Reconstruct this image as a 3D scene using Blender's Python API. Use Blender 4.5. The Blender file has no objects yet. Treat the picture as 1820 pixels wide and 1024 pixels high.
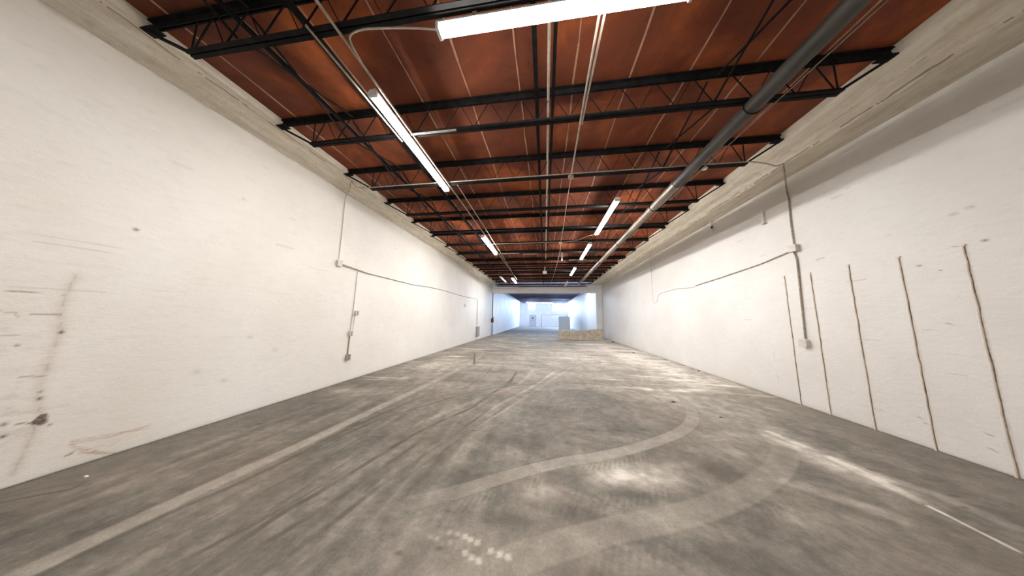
import bpy, math, random
import numpy as np
from mathutils import Vector, Matrix
random.seed(4)
C = bpy.context.scene.collection
S = bpy.context.scene

# ------------------------------------------------------------------ camera
EYE = 1.5
yaw, pitch, roll = 0.1398, 0.1261, -0.0148
cy, sy = math.cos(yaw), math.sin(yaw)
cp, sp = math.cos(pitch), math.sin(pitch)
cr, sr = math.cos(roll), math.sin(roll)
R = Matrix(((cy, -sy, 0), (sy, cy, 0), (0, 0, 1))) @ Matrix(((1, 0, 0), (0, cp, -sp), (0, sp, cp))) @ Matrix(((cr, 0, sr), (0, 1, 0), (-sr, 0, cr)))
right, fwd, up = R.col[0], R.col[1], R.col[2]
M = Matrix(((right.x, up.x, -fwd.x, 0), (right.y, up.y, -fwd.y, 0), (right.z, up.z, -fwd.z, EYE), (0, 0, 0, 1)))
cam_data = bpy.data.cameras.new('camera')
cam_data.sensor_width = 36
cam_data.lens = 36 * 418.1 / 1820
cam_data.clip_start = 0.02
cam_data.clip_end = 200
cam = bpy.data.objects.new('camera', cam_data)
C.objects.link(cam)
cam.matrix_world = M
S.camera = cam

# ------------------------------------------------------------------ world and exposure
w = bpy.data.worlds.new('world')
S.world = w
w.use_nodes = True
w.node_tree.nodes['Background'].inputs[0].default_value = (0.75, 0.85, 1, 1)
w.node_tree.nodes['Background'].inputs[1].default_value = 0.6
S.view_settings.view_transform = 'Standard'
S.view_settings.look = 'None'
S.view_settings.gamma = 1
S.view_settings.exposure = 0.16
try:
    S.cycles.max_bounces = 10
    S.cycles.diffuse_bounces = 7
    S.cycles.sample_clamp_indirect = 6
    S.cycles.use_denoising = True
except Exception:
    pass
TUBE = 150.0
TUBE_COL = (1.0, 0.965, 0.925)
GLARE = 110.0
GLARE_COL = (0.52, 0.71, 1.0)

# ------------------------------------------------------------------ dimensions (metres)
XL, XR = -4.54, 4.63          # wall faces
DECK = 4.53                   # underside of the roof boards
Y0, PITCH = 1.573, 1.2548     # first joist in view, joist spacing
YB = 20.0                     # white beam across the hall
YF = 43.0                     # far wall
YN = -6.5                     # wall behind the camera
TOP_Z, BOT_Z = 4.44, 4.06     # undersides of joist chords


# ------------------------------------------------------------------ helpers
def tag(o, label=None, cat=None, group=None, kind=None):
    if label: o['label'] = label
    if cat: o['category'] = cat
    if group: o['group'] = group
    if kind: o['kind'] = kind
    return o


class MB:
    def __init__(s):
        s.v = []; s.f = []; s.sm = []

    def add(s, vs, fs, smooth=False):
        n = len(s.v)
        s.v += [tuple(p) for p in vs]
        s.f += [tuple(i + n for i in f) for f in fs]
        s.sm += [smooth] * len(fs)
        return s

    def box(s, x0, x1, y0, y1, z0, z1):
        vs = [(x0, y0, z0), (x1, y0, z0), (x1, y1, z0), (x0, y1, z0), (x0, y0, z1), (x1, y0, z1), (x1, y1, z1), (x0, y1, z1)]
        return s.add(vs, [(0, 3, 2, 1), (4, 5, 6, 7), (0, 1, 5, 4), (1, 2, 6, 5), (2, 3, 7, 6), (3, 0, 4, 7)])

    def bbox(s, x0, x1, y0, y1, z0, z1, b=0.004):
        """box with bevelled edges all round"""
        cs = []
        for (X, ax) in (((x0, x1), 0),):
            pass
        vs = []
        idx = {}
        for sx in (0, 1):
            for syy in (0, 1):
                for sz in (0, 1):
                    px = (x0, x1)[sx]; py = (y0, y1)[syy]; pz = (z0, z1)[sz]
                    ix = b if sx == 0 else -b; iy = b if syy == 0 else -b; iz = b if sz == 0 else -b
                    for k, q in enumerate(((px, py + iy, pz + iz), (px + ix, py, pz + iz), (px + ix, py + iy, pz))):
                        idx[(sx, syy, sz, k)] = len(vs); vs.append(q)
        g = lambda a, b_, c, k: idx[(a, b_, c, k)]
        fs = []
        for t in (0, 1):
            fs.append((g(t, 0, 0, 0), g(t, 1, 0, 0), g(t, 1, 1, 0), g(t, 0, 1, 0)))
            fs.append((g(0, t, 0, 1), g(1, t, 0, 1), g(1, t, 1, 1), g(0, t, 1, 1)))
            fs.append((g(0, 0, t, 2), g(1, 0, t, 2), g(1, 1, t, 2), g(0, 1, t, 2)))
        for a in (0, 1):
            for c in (0, 1):
                fs.append((g(a, c, 0, 0), g(a, c, 1, 0), g(a, c, 1, 1), g(a, c, 0, 1)))
                fs.append((g(a, 0, c, 0), g(a, 1, c, 0), g(a, 1, c, 2), g(a, 0, c, 2)))
                fs.append((g(0, a, c, 1), g(1, a, c, 1), g(1, a, c, 2), g(0, a, c, 2)))
        for a in (0, 1):
            for c in (0, 1):
                for d in (0, 1):
                    fs.append((g(a, c, d, 0), g(a, c, d, 1), g(a, c, d, 2)))
        return s.add(vs, fs)

    def tube(s, pts, r, n=8, caps=True):
        pts = [Vector(p) for p in pts]
        rings = []
        prev = None
        for i, p in enumerate(pts):
            if i == 0: d = pts[1] - p
            elif i == len(pts) - 1: d = p - pts[i - 1]
            else: d = (pts[i + 1] - p).normalized() + (p - pts[i - 1]).normalized()
            d = d.normalized() if d.length > 1e-9 else Vector((0, 0, 1))
            if prev is None:
                a = Vector((0, 0, 1)) if abs(d.z) < .9 else Vector((1, 0, 0))
                u = d.cross(a).normalized()
            else:
                u = (prev - d * prev.dot(d)).normalized()
            prev = u
            v = d.cross(u)
            rr = r[i] if isinstance(r, (list, tuple)) else r
            rings.append([p + (u * math.cos(2 * math.pi * k / n) + v * math.sin(2 * math.pi * k / n)) * rr for k in range(n)])
        vs = [q for ring in rings for q in ring]
        fs = []
        for i in range(len(rings) - 1):
            for k in range(n):
                a = i * n + k; b = i * n + (k + 1) % n
                fs.append((a, b, b + n, a + n))
        s.add(vs, fs, True)
        if caps:
            s.add(rings[0], [tuple(range(n))[::-1]]); s.add(rings[-1], [tuple(range(n))])
        return s

    def prism_y(s, prof, y0, y1, smooth=False, nseg=1):
        """closed (x,z) outline swept along y"""
        n = len(prof)
        ys = [y0 + (y1 - y0) * i / nseg for i in range(nseg + 1)]
        vs = [(x, y, z) for y in ys for (x, z) in prof]
        fs = []
        for j in range(nseg):
            for i in range(n):
                a = j * n + i; b = j * n + (i + 1) % n
                fs.append((a, b, b + n, a + n))
        fs.append(tuple(range(n))); fs.append(tuple(range(nseg * n, nseg * n + n))[::-1])
        return s.add(vs, fs, smooth)

    def prism_x(s, prof, x0, x1):
        n = len(prof)
        vs = [(x0, y, z) for (y, z) in prof] + [(x1, y, z) for (y, z) in prof]
        fs = [(i, (i + 1) % n, (i + 1) % n + n, i + n) for i in range(n)]
        fs.append(tuple(range(n))); fs.append(tuple(range(n, 2 * n))[::-1])
        return s.add(vs, fs)

    def build(s, name, m, parent=None, loc=None):
        me = bpy.data.meshes.new(name)
        me.from_pydata(s.v, [], s.f)
        me.polygons.foreach_set('use_smooth', s.sm)
        import bmesh
        bm = bmesh.new(); bm.from_mesh(me)
        bmesh.ops.recalc_face_normals(bm, faces=bm.faces)
        bm.to_mesh(me); bm.free()
        me.materials.append(m)
        o = bpy.data.objects.new(name, me)
        C.objects.link(o)
        if parent is not None: o.parent = parent
        if loc is not None: o.location = loc
        return o


def empty(name, loc=(0, 0, 0)):
    o = bpy.data.objects.new(name, None)
    o.empty_display_size = 0.1
    C.objects.link(o); o.location = loc
    return o


def copy_tree(o, parent=None):
    c = o.copy(); C.objects.link(c)
    if parent is not None: c.parent = parent
    for ch in [x for x in C.objects if x.parent == o]:
        copy_tree(ch, c)
    return c


# ------------------------------------------------------------------ materials
def new_mat(name):
    m = bpy.data.materials.new(name); m.use_nodes = True
    nt = m.node_tree
    return m, nt, nt.nodes, nt.links, nt.nodes['Principled BSDF']


def noise(nt, scale, detail=4, rough=.6, vec=None, dist=0):
    n = nt.nodes.new('ShaderNodeTexNoise')
    n.inputs['Scale'].default_value = scale; n.inputs['Detail'].default_value = detail
    n.inputs['Roughness'].default_value = rough; n.inputs['Distortion'].default_value = dist
    if vec is not None: nt.links.new(vec, n.inputs['Vector'])
    return n.outputs['Fac']


def mapped(nt, scale):
    tc = nt.nodes.new('ShaderNodeTexCoord'); mp = nt.nodes.new('ShaderNodeMapping')
    mp.inputs['Scale'].default_value = scale
    nt.links.new(tc.outputs['Object'], mp.inputs['Vector'])
    return mp.outputs['Vector']


def ramp(nt, fac, stops):
    r = nt.nodes.new('ShaderNodeValToRGB')
    el = r.color_ramp.elements
    el[0].position = stops[0][0]; el[0].color = (*stops[0][1], 1)
    el[1].position = stops[-1][0]; el[1].color = (*stops[-1][1], 1)
    for p, c in stops[1:-1]:
        e = el.new(p); e.color = (*c, 1)
    nt.links.new(fac, r.inputs['Fac'])
    return r.outputs['Color']


def mixc(nt, fac, a, b, mode='MIX'):
    n = nt.nodes.new('ShaderNodeMix'); n.data_type = 'RGBA'; n.blend_type = mode
    for sock, val in ((n.inputs['Factor'], fac), (n.inputs[6], a), (n.inputs[7], b)):
        if isinstance(val, bpy.types.NodeSocket): nt.links.new(val, sock)
        elif isinstance(val, (int, float)): sock.default_value = val
        else: sock.default_value = (*val, 1)
    return n.outputs[2]


def math_(nt, op, a, b=None, clamp=False):
    n = nt.nodes.new('ShaderNodeMath'); n.operation = op; n.use_clamp = clamp
    for sock, val in ((n.inputs[0], a), (n.inputs[1], b)):
        if val is None: continue
        if isinstance(val, bpy.types.NodeSocket): nt.links.new(val, sock)
        else: sock.default_value = val
    return n.outputs[0]


def attr(nt, name):
    n = nt.nodes.new('ShaderNodeAttribute'); n.attribute_name = name
    return n.outputs['Fac']


def bump(nt, bsdf, h, strength, dist=.01):
    b = nt.nodes.new('ShaderNodeBump')
    b.inputs['Strength'].default_value = strength; b.inputs['Distance'].default_value = dist
    nt.links.new(h, b.inputs['Height']); nt.links.new(b.outputs[0], bsdf.inputs['Normal'])


def simple(name, col, rough=.5, metal=0.0, var=.12, scale=12, bmp=0.0, stretch=(1, 1, 1)):
    m, nt, N, L, B = new_mat(name)
    v = mapped(nt, stretch)
    f = noise(nt, scale, 5, .6, v)
    dark = tuple(c * (1 - var * 1.6) for c in col); lite = tuple(min(1, c * (1 + var)) for c in col)
    L.new(ramp(nt, f, [(.3, dark), (.7, lite)]), B.inputs['Base Color'])
    B.inputs['Roughness'].default_value = rough; B.inputs['Metallic'].default_value = metal
    if bmp: bump(nt, B, noise(nt, scale * 6, 3, .6, v), bmp, .004)
    return m


def wall_mat(name, base, warm, attrs=True):
    """white painted masonry: faint roller streaks along the wall, rough patches, painted-on grime from the mesh"""
    m, nt, N, L, B = new_mat(name)
    v1 = mapped(nt, (1, .35, 1)); v2 = mapped(nt, (1, 1, 3.2)); v0 = mapped(nt, (1, 1, 1))
    big = noise(nt, .55, 4, .55, v0)
    col = ramp(nt, big, [(.3, warm), (.68, base)])
    mid = noise(nt, 5, 6, .7, v2)
    col = mixc(nt, math_(nt, 'MULTIPLY', ramp(nt, mid, [(.5, (0, 0, 0)), (.75, (1, 1, 1))]), .16), col, tuple(c * .62 for c in warm))
    streak = noise(nt, 22, 5, .75, mapped(nt, (1, .5, 3.5)), .6)
    patch = noise(nt, 1.3, 3, .6, v0)
    sfac = math_(nt, 'MULTIPLY', ramp(nt, streak, [(.56, (0, 0, 0)), (.70, (1, 1, 1))]), ramp(nt, patch, [(.48, (0, 0, 0)), (.7, (1, 1, 1))]))
    col = mixc(nt, math_(nt, 'MULTIPLY', sfac, .30), col, (.40, .36, .30))
    if attrs:
        fine = noise(nt, 60, 3, .7, v0)
        g = math_(nt, 'MULTIPLY', attr(nt, 'grime'), math_(nt, 'ADD', math_(nt, 'MULTIPLY', fine, 1.1), .45), True)
        col = mixc(nt, g, col, (.085, .06, .042))
        col = mixc(nt, math_(nt, 'MULTIPLY', attr(nt, 'rust'), ramp(nt, streak, [(.4, (0, 0, 0)), (.6, (1, 1, 1))])), col, (.42, .20, .09))
    L.new(col, B.inputs['Base Color'])
    B.inputs['Roughness'].default_value = .62
    hgt = math_(nt, 'ADD', math_(nt, 'MULTIPLY', noise(nt, 14, 6, .7, mapped(nt, (1, .7, 1.6))), 1.0), math_(nt, 'MULTIPLY', noise(nt, 90, 3, .6, v0), .25))
    bump(nt, B, hgt, .45, .014)
    return m


M_wall = wall_mat('white_painted_wall', (.84, .81, .76), (.75, .71, .645))
M_wall_grey = wall_mat('white_painted_wall_greyer', (.76, .745, .72), (.67, .645, .61))
M_wallr = wall_mat('white_painted_wall_plain', (.85, .82, .775), (.76, .72, .66), False)
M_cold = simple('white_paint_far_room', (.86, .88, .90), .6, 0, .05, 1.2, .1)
M_beam = simple('white_beam_paint', (.88, .87, .87), .6, 0, .06, 2, .1)


def ledge_mat():
    m, nt, N, L, B = new_mat('stained_ledge')
    v = mapped(nt, (4, .45, 4)); v0 = mapped(nt, (1, 1, 1))
    a = noise(nt, 3.0, 6, .65, v)
    col = ramp(nt, a, [(.30, (.50, .43, .33)), (.5, (.62, .555, .45)), (.68, (.71, .66, .56))])
    s_ = noise(nt, 9, 6, .7, v0)
    sx = nt.nodes.new('ShaderNodeSeparateXYZ'); L.new(v0, sx.inputs[0])
    ax = math_(nt, 'ABSOLUTE', sx.outputs['X'])
    for pos, wd, th in ((4.185, .009, .47), (4.05, .004, .55)):
        near = math_(nt, 'LESS_THAN', math_(nt, 'ABSOLUTE', math_(nt, 'ADD', math_(nt, 'SUBTRACT', ax, pos), math_(nt, 'MULTIPLY', math_(nt, 'SUBTRACT', noise(nt, 3, 3, .6, v0), .5), .05))), wd)
        gate = math_(nt, 'GREATER_THAN', noise(nt, 2.2, 5, .7, mapped(nt, (0, 1, 0))), th)
        col = mixc(nt, math_(nt, 'MULTIPLY', math_(nt, 'MULTIPLY', near, gate), .65), col, (.12, .09, .06))
    col = mixc(nt, math_(nt, 'MULTIPLY', ramp(nt, s_, [(.52, (0, 0, 0)), (.72, (1, 1, 1))]), .35), col, (.34, .24, .13))
    L.new(col, B.inputs['Base Color']); B.inputs['Roughness'].default_value = .8
    bump(nt, B, math_(nt, 'ADD', noise(nt, 40, 5, .75, v0), math_(nt, 'MULTIPLY', a, .5)), .6, .018)
    return m


M_ledge = ledge_mat()


def deck_mat():
    m, nt, N, L, B = new_mat('red_brown_roof_boards')
    v0 = mapped(nt, (1, 1, 1)); v1 = mapped(nt, (.6, 1.6, 1))
    a = noise(nt, .9, 6, .6, v0, .4)
    b = noise(nt, 3.5, 6, .7, v1)
    c = noise(nt, 55, 2, .6, v0)
    col = ramp(nt, a, [(.34, (.062, .012, .005)), (.5, (.135, .028, .009)), (.66, (.30, .070, .015))])
    col = mixc(nt, math_(nt, 'MULTIPLY', ramp(nt, b, [(.45, (0, 0, 0)), (.75, (1, 1, 1))]), .45), col, (.12, .034, .018))
    col = mixc(nt, math_(nt, 'MULTIPLY', c, .10), col, (.40, .16, .08))
    L.new(col, B.inputs['Base Color']); B.inputs['Roughness'].default_value = .8; B.inputs['Specular IOR Level'].default_value = .25
    bump(nt, B, math_(nt, 'ADD', c, b), .22, .008)
    return m


M_deck = deck_mat()
M_seam = simple('pale_board_joint', (.36, .20, .12), .7, 0, .3, 5)
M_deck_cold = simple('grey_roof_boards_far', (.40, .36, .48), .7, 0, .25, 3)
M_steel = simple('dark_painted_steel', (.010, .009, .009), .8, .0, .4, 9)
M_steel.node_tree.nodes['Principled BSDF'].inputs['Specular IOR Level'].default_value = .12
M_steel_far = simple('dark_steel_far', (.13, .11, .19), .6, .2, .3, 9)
M_pipe_dark = simple('dark_pipe_near', (.045, .038, .031), .6, 0, .35, 3.5, .15, (3, .6, 3))
M_pipe = simple('grimy_grey_pipe', (.16, .125, .09), .42, .35, .35, 3.5, .15, (3, .6, 3))
M_ring = simple('pipe_coupling_dark', (.07, .045, .03), .5, .4, .3, 12)
M_cond = simple('galvanised_conduit', (.36, .31, .25), .45, .35, .2, 14)
M_wcond = simple('painted_conduit', (.36, .30, .23), .6, .0, .3, 18)
M_wcond_l = simple('painted_conduit_grey', (.50, .46, .41), .6, .0, .25, 18)
M_box = simple('painted_electrical_box', (.62, .58, .52), .5, .0, .10, 16)
M_slot = simple('dark_socket_face', (.10, .085, .07), .5, 0, .2, 30)
M_grey = simple('grey_painted_panel', (.33, .32, .30), .5, .1, .1, 10)
M_fix = simple('white_enamel_housing', (.80, .79, .77), .35, 0, .04, 8)
M_cap = simple('lamp_holder_plastic', (.62, .60, .57), .4, 0, .05, 20)
M_cable = simple('grey_flexible_cable', (.46, .40, .34), .5, 0, .15, 20)
M_conc = simple('dusty_beige_concrete', (.56, .50, .41), .9, 0, .22, 4.5, .5)
M_red = simple('dark_red_paint', (.16, .03, .025), .5, 0, .2, 10)
M_door = simple('pale_grey_door', (.58, .61, .64), .5, 0, .05, 5)
M_roll = simple('pale_roller_door', (.90, .92, .95), .5, 0, .04, 5)
M_patch = simple('tan_board_patch', (.42, .22, .12), .7, 0, .2, 5)
M_batten = simple('painted_wall_batten', (.70, .65, .58), .65, 0, .08, 8, .2)
M_batten_edge = simple('brown_batten_edge', (.33, .25, .17), .8, 0, .5, 7, .2, (1, 1, 1.2))


def emit(name, col, st):
    m, nt, N, L, B = new_mat(name)
    B.inputs['Base Color'].default_value = (.8, .8, .8, 1)
    B.inputs['Emission Color'].default_value = (*col, 1)
    B.inputs['Emission Strength'].default_value = st
    return m


M_tube = emit('lit_fluorescent_tube', TUBE_COL, TUBE * .84)
M_tube_boosted = emit('boosted_fluorescent_tube', (1.0, .98, .955), TUBE * 1.22)
M_glare = emit('daylit_window_pane', GLARE_COL, GLARE)


def floor_mat():
    m, nt, N, L, B = new_mat('dusty_concrete_floor')
    v0 = mapped(nt, (1, 1, 1))
    d = attr(nt, 'dust'); g = attr(nt, 'grime')
    f1 = noise(nt, 6, 8, .72, v0); f2 = noise(nt, 45, 4, .7, v0); f3 = noise(nt, 1.5, 5, .6, v0)
    f4 = noise(nt, 170, 2, .6, v0)
    t = math_(nt, 'ADD', d, math_(nt, 'MULTIPLY', math_(nt, 'SUBTRACT', f1, .5), .50))
    t = math_(nt, 'ADD', t, math_(nt, 'MULTIPLY', math_(nt, 'SUBTRACT', f2, .5), .34))
    t = math_(nt, 'ADD', t, math_(nt, 'MULTIPLY', math_(nt, 'SUBTRACT', f4, .5), .34))
    t = math_(nt, 'ADD', t, math_(nt, 'MULTIPLY', math_(nt, 'SUBTRACT', f3, .5), .20), True)
    col = ramp(nt, t, [(0, (.085, .076, .063)), (.25, (.155, .139, .115)), (.5, (.275, .245, .205)), (.75, (.46, .42, .36)), (1, (.76, .71, .63))])
    tint = noise(nt, .8, 3, .5, v0)
    col = mixc(nt, math_(nt, 'MULTIPLY', ramp(nt, tint, [(.45, (0, 0, 0)), (.7, (1, 1, 1))]), .22), col, (.24, .175, .125))
    gg = math_(nt, 'MULTIPLY', g, math_(nt, 'ADD', math_(nt, 'MULTIPLY', f2, .6), .7), True)
    col = mixc(nt, gg, col, (.062, .048, .036))
    L.new(col, B.inputs['Base Color'])
    B.inputs['Roughness'].default_value = .82
    bump(nt, B, math_(nt, 'ADD', f2, math_(nt, 'MULTIPLY', f1, .6)), .22, .006)
    return m


M_floor = floor_mat()


# ------------------------------------------------------------------ grid surfaces with painted wear
def grid_mesh(name, U, V, place, m, attrs, kind='structure', jitter=None):
    """U, V 1-D arrays; place(u,v)->(x,y,z) arrays; attrs name->array"""
    uu, vv = np.meshgrid(U, V, indexing='ij')
    x, y, z = place(uu, vv)
    nu, nv = len(U), len(V)
    co = np.stack([x, y, z], -1).reshape(-1, 3).astype(np.float32)
    me = bpy.data.meshes.new(name)
    me.vertices.add(nu * nv); me.vertices.foreach_set('co', co.ravel())
    i, j = np.meshgrid(np.arange(nu - 1), np.arange(nv - 1), indexing='ij')
    a = (i * nv + j).ravel()
    quads = np.stack([a, a + nv, a + nv + 1, a + 1], -1).astype(np.int32)
    nf = len(quads)
    me.loops.add(nf * 4); me.loops.foreach_set('vertex_index', quads.ravel())
    me.polygons.add(nf)
    me.polygons.foreach_set('loop_start', np.arange(nf, dtype=np.int32) * 4)
    me.update(calc_edges=True); me.validate()
    for k, arr in attrs.items():
        at = me.attributes.new(k, 'FLOAT', 'POINT')
        at.data.foreach_set('value', np.ascontiguousarray(arr, dtype=np.float32).ravel())
    me.materials.append(m)
    o = bpy.data.objects.new(name, me); C.objects.link(o)
    o['kind'] = kind
    return o


def smooth_poly(pts, n=14):
    """Catmull-Rom through points (x, y[, w])"""
    P = [np.array(p, float) for p in pts]
    P = [2 * P[0] - P[1]] + P + [2 * P[-1] - P[-2]]
    out = []
    for k in range(1, len(P) - 2):
        for t in np.linspace(0, 1, n, endpoint=False):
            p0, p1, p2, p3 = P[k - 1:k + 3]
            out.append(.5 * ((2 * p1) + (-p0 + p2) * t + (2 * p0 - 5 * p1 + 4 * p2 - p3) * t * t + (-p0 + 3 * p1 - 3 * p2 + p3) * t ** 3))
    out.append(P[-2])
    return np.array(out)


def stroke(U, V, pts, width, soft=.5, curve=True):
    """mask (len(U),len(V)) of a stroke; also returns signed offset and arclength fields"""
    P = smooth_poly(pts) if curve and len(pts) > 2 else np.array(pts, float)
    uu, vv = np.meshgrid(U, V, indexing='ij')
    best = np.full(uu.shape, 1e9); ss = np.zeros(uu.shape); sd = np.zeros(uu.shape)
    s0 = 0
    pad = width * 2 + .05
    for k in range(len(P) - 1):
        a, b = P[k, :2], P[k + 1, :2]
        d = b - a; L2 = (d ** 2).sum()
        if L2 < 1e-12: continue
        Ln = math.sqrt(L2)
        i0, i1 = np.searchsorted(U, [min(a[0], b[0]) - pad, max(a[0], b[0]) + pad])
        j0, j1 = np.searchsorted(V, [min(a[1], b[1]) - pad, max(a[1], b[1]) + pad])
        if i1 <= i0 or j1 <= j0:
            s0 += Ln; continue
        su = uu[i0:i1, j0:j1]; sv = vv[i0:i1, j0:j1]
        t = np.clip(((su - a[0]) * d[0] + (sv - a[1]) * d[1]) / L2, 0, 1)
        dist = np.hypot(su - a[0] - t * d[0], sv - a[1] - t * d[1])
        sg = np.sign((su - a[0]) * d[1] - (sv - a[1]) * d[0])
        bb = best[i0:i1, j0:j1]; m = dist < bb
        bb[m] = dist[m]; ss[i0:i1, j0:j1][m] = (s0 + t * Ln)[m]; sd[i0:i1, j0:j1][m] = (dist * sg)[m]
        s0 += Ln
    h = width / 2
    e = max(h * soft, 1e-4)
    mask = np.clip((h + e / 2 - best) / e, 0, 1)
    mask = mask * mask * (3 - 2 * mask)
    return mask, sd, ss, s0


def blob(U, V, c, r, ang=0, p=1.0):
    uu, vv = np.meshgrid(U, V, indexing='ij')
    dx, dy = uu - c[0], vv - c[1]
    ca, sa = math.cos(ang), math.sin(ang)
    q = ((dx * ca + dy * sa) / r[0]) ** 2 + ((-dx * sa + dy * ca) / r[1]) ** 2
    return np.exp(-q * p)


rng = np.random.default_rng(7)


def vnoise(U, V, su, sv, seed, octaves=4):
    """value noise on the (U,V) grid, cell sizes su, sv in metres"""
    out = np.zeros((len(U), len(V))); amp = 1; tot = 0
    r = np.random.default_rng(seed)
    for o in range(octaves):
        G = r.random((64, 64))
        a = (U / su * (2 ** o) + 1000.37) ; b = (V / sv * (2 ** o) + 1000.71)
        ia = np.floor(a).astype(int); ib = np.floor(b).astype(int)
        fa = a - ia; fb = b - ib
        fa = fa * fa * (3 - 2 * fa); fb = fb * fb * (3 - 2 * fb)
        i0, i1, j0, j1 = ia % 64, (ia + 1) % 64, ib % 64, (ib + 1) % 64
        A = G[np.ix_(i0, j0)]; B_ = G[np.ix_(i1, j0)]; Cc = G[np.ix_(i0, j1)]; D = G[np.ix_(i1, j1)]
        FA = fa[:, None]; FB = fb[None, :]
        out += amp * ((A * (1 - FA) + B_ * FA) * (1 - FB) + (Cc * (1 - FA) + D * FA) * FB)
        tot += amp; amp *= .55
    return out / tot


def build_floor():
    X = np.arange(XL, XR + .001, .0125)
    X = np.append(X[:-1], XR)
    Yn = np.concatenate([np.arange(YN, .8, .3), np.arange(.8, 4.0, .0125), np.arange(4.0, 8, .022), np.arange(8, 20, .08), np.arange(20, YF, .6), [YF]])
    Y = np.unique(Yn)
    dust = np.full((len(X), len(Y)), .325)
    grime = np.zeros((len(X), len(Y)))
    xx, yy = np.meshgrid(X, Y, indexing='ij')
    # broad cloudy variation, drawn out across the hall far away and along the drive near the camera
    n1 = vnoise(X, Y, .55, .55, 1); n2 = vnoise(X, Y, 1.4, .30, 2); n3 = vnoise(X, Y, .16, .16, 3, 3); n4 = vnoise(X, Y, .10, 1.6, 5, 4)
    n5 = vnoise(X, Y, .06, .045, 9, 3)
    dust += (n1 - .5) * .40 + (n3 - .5) * .20 + (n5 - .5) * .22
    far = np.clip((yy - 4.5) / 6, 0, 1)
    dust += far * .20 + far * (n2 - .5) * .55
    side = np.clip((xx - .8) / 2.2, 0, 1)
    dust += np.clip((yy - 3.0) / 3.5, 0, 1) * side * .16
    dust += (n4 - .5) * .42 * np.clip((.6 - xx) / 1.6, 0, 1) * np.clip((6 - yy) / 3, 0, 1)
    dust -= .09 * np.clip((-.6 - xx) / 2, 0, 1) * np.clip((4.2 - yy) / 2, 0, 1)
    # swept clean strips beside both walls
    e1 = np.clip((-3.95 + .12 * (n2 - .5) - xx) / .12, 0, 1) * np.clip((6.5 - yy) / 2.5, 0, 1)
    dust = dust * (1 - e1) + (.26 + .1 * (n1 - .5)) * e1
    e2 = np.clip((xx - 3.9 - .25 * (n1 - .5)) / .18, 0, 1) * np.clip((6.0 - yy) / 1.5, 0, 1)
    dust = dust * (1 - e2) + (.30 + .14 * (n1 - .5)) * e2
    ridge = blob(X, Y, (-3.55, 2.2), (.22, .9), .0) * .14
    dust += ridge
    # bright powder patches
    for c, r, a, s in (((1.0, 2.66), (.52, .17), .12, .52), ((.60, 2.55), (.20, .12), 0, .22), ((1.35, 2.86), (.3, .1), .3, .22), ((.0, 2.28), (.22, .10), .1, .20),
                       ((.52, 2.12), (.12, .07), 0, .22), ((.85, 2.18), (.14, .06), 0, .16), ((3.0, 3.35), (.16, .5), -.1, .30), ((3.2, 3.0), (.12, .35), 0, .22),
                       ((2.25, 3.4), (.35, .5), -.5, .14), ((2.8, 5.2), (1.1, .9), 0, .16), ((3.7, 7.5), (.9, 1.6), 0, .22), ((3.6, 12), (1.2, 4), 0, .18),
                       ((-3.5, 4.4), (.25, .35), 0, .22), ((-4.05, 4.45), (.2, .22), 0, .35), ((-3.3, 7.2), (.9, 1.2), 0, .26), ((-3.4, 5.7), (.15, .3), 0, .18),
                       ((1.3, 2.05), (.3, .12), -.2, .12), ((2.1, 2.35), (.5, .14), -.1, .12), ((1.0, 9), (1.6, 2.5), 0, .08), ((-.35, 2.85), (.12, .18), .4, .20),
                       ((-1.35, 2.55), (.12, .25), -.3, .16), ((1.75, 1.7), (.35, .1), .2, .15), ((2.2, 5.75), (.12, .1), 0, .45)):
        dust += blob(X, Y, c, r, a) * s * (.55 + .9 * n3)
    for c, r, a, s in (((1.66, 2.86), (.20, .17), .2, .30), ((-.3, 2.2 + .9), (.28, .22), 0, .18), ((-.28, 1.93), (.30, .08), .1, .20), ((.36, 2.03), (.30, .10), 0, .24),
                       ((.80, 2.36), (.24, .07), .1, .26), ((.1, 2.1), (.2, .06), 0, .12), ((.15, 4.1), (.5, .32), 0, .22), ((.9, 3.55), (.5, .2), .1, .18),
                       ((1.05, 1.85), (.35, .09), 0, .20), ((.5, 4.9), (.9, .4), 0, .10), ((1.8, 2.45), (.16, .1), 0, .16), ((-.8, 2.35), (.25, .2), 0, .16),
                       ((2.4, 2.2), (.3, .12), .1, .12), ((3.6, 3.2), (.25, .8), 0, .12), ((.6, 1.6), (.5, .1), 0, .1)):
        dust -= blob(X, Y, c, r, a) * s
    # thin bright streaks lying across the hall, far off
    r = np.random.default_rng(11)
    for k in range(46):
        sd_ = r.random() < .65
        x = r.uniform(1.6, 4.4) if sd_ else r.uniform(-4.2, -2.4)
        y = r.uniform(5.2, 16)
        dust += blob(X, Y, (x, y), (r.uniform(.2, .6), r.uniform(.03, .09)), r.uniform(-.15, .15)) * r.uniform(.2, .5)
    for (x, y, a, b_, s) in ((3.3, 16.8, .9, .12, .6), (4.0, 9.6, .5, .06, .5), (-3.3, 8.9, .45, .09, .6), (2.9, 15.0, .5, .2, .3)):
        dust += blob(X, Y, (x, y), (a, b_)) * s

    def line(pts, wd, ddust=0., dgr=0., soft=.6, fade=True, curve=True, brk=.0):
        m, sd, ss, L = stroke(X, Y, pts, wd, soft, curve)
        if fade: m = m * np.clip(ss / .35, 0, 1) * np.clip((L - ss) / .35, 0, 1)
        if brk: m = m * np.clip(.5 + (n3 - .42) * 5 * brk, 0, 1)
        return m * ddust, m * dgr, m, sd, ss

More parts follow.
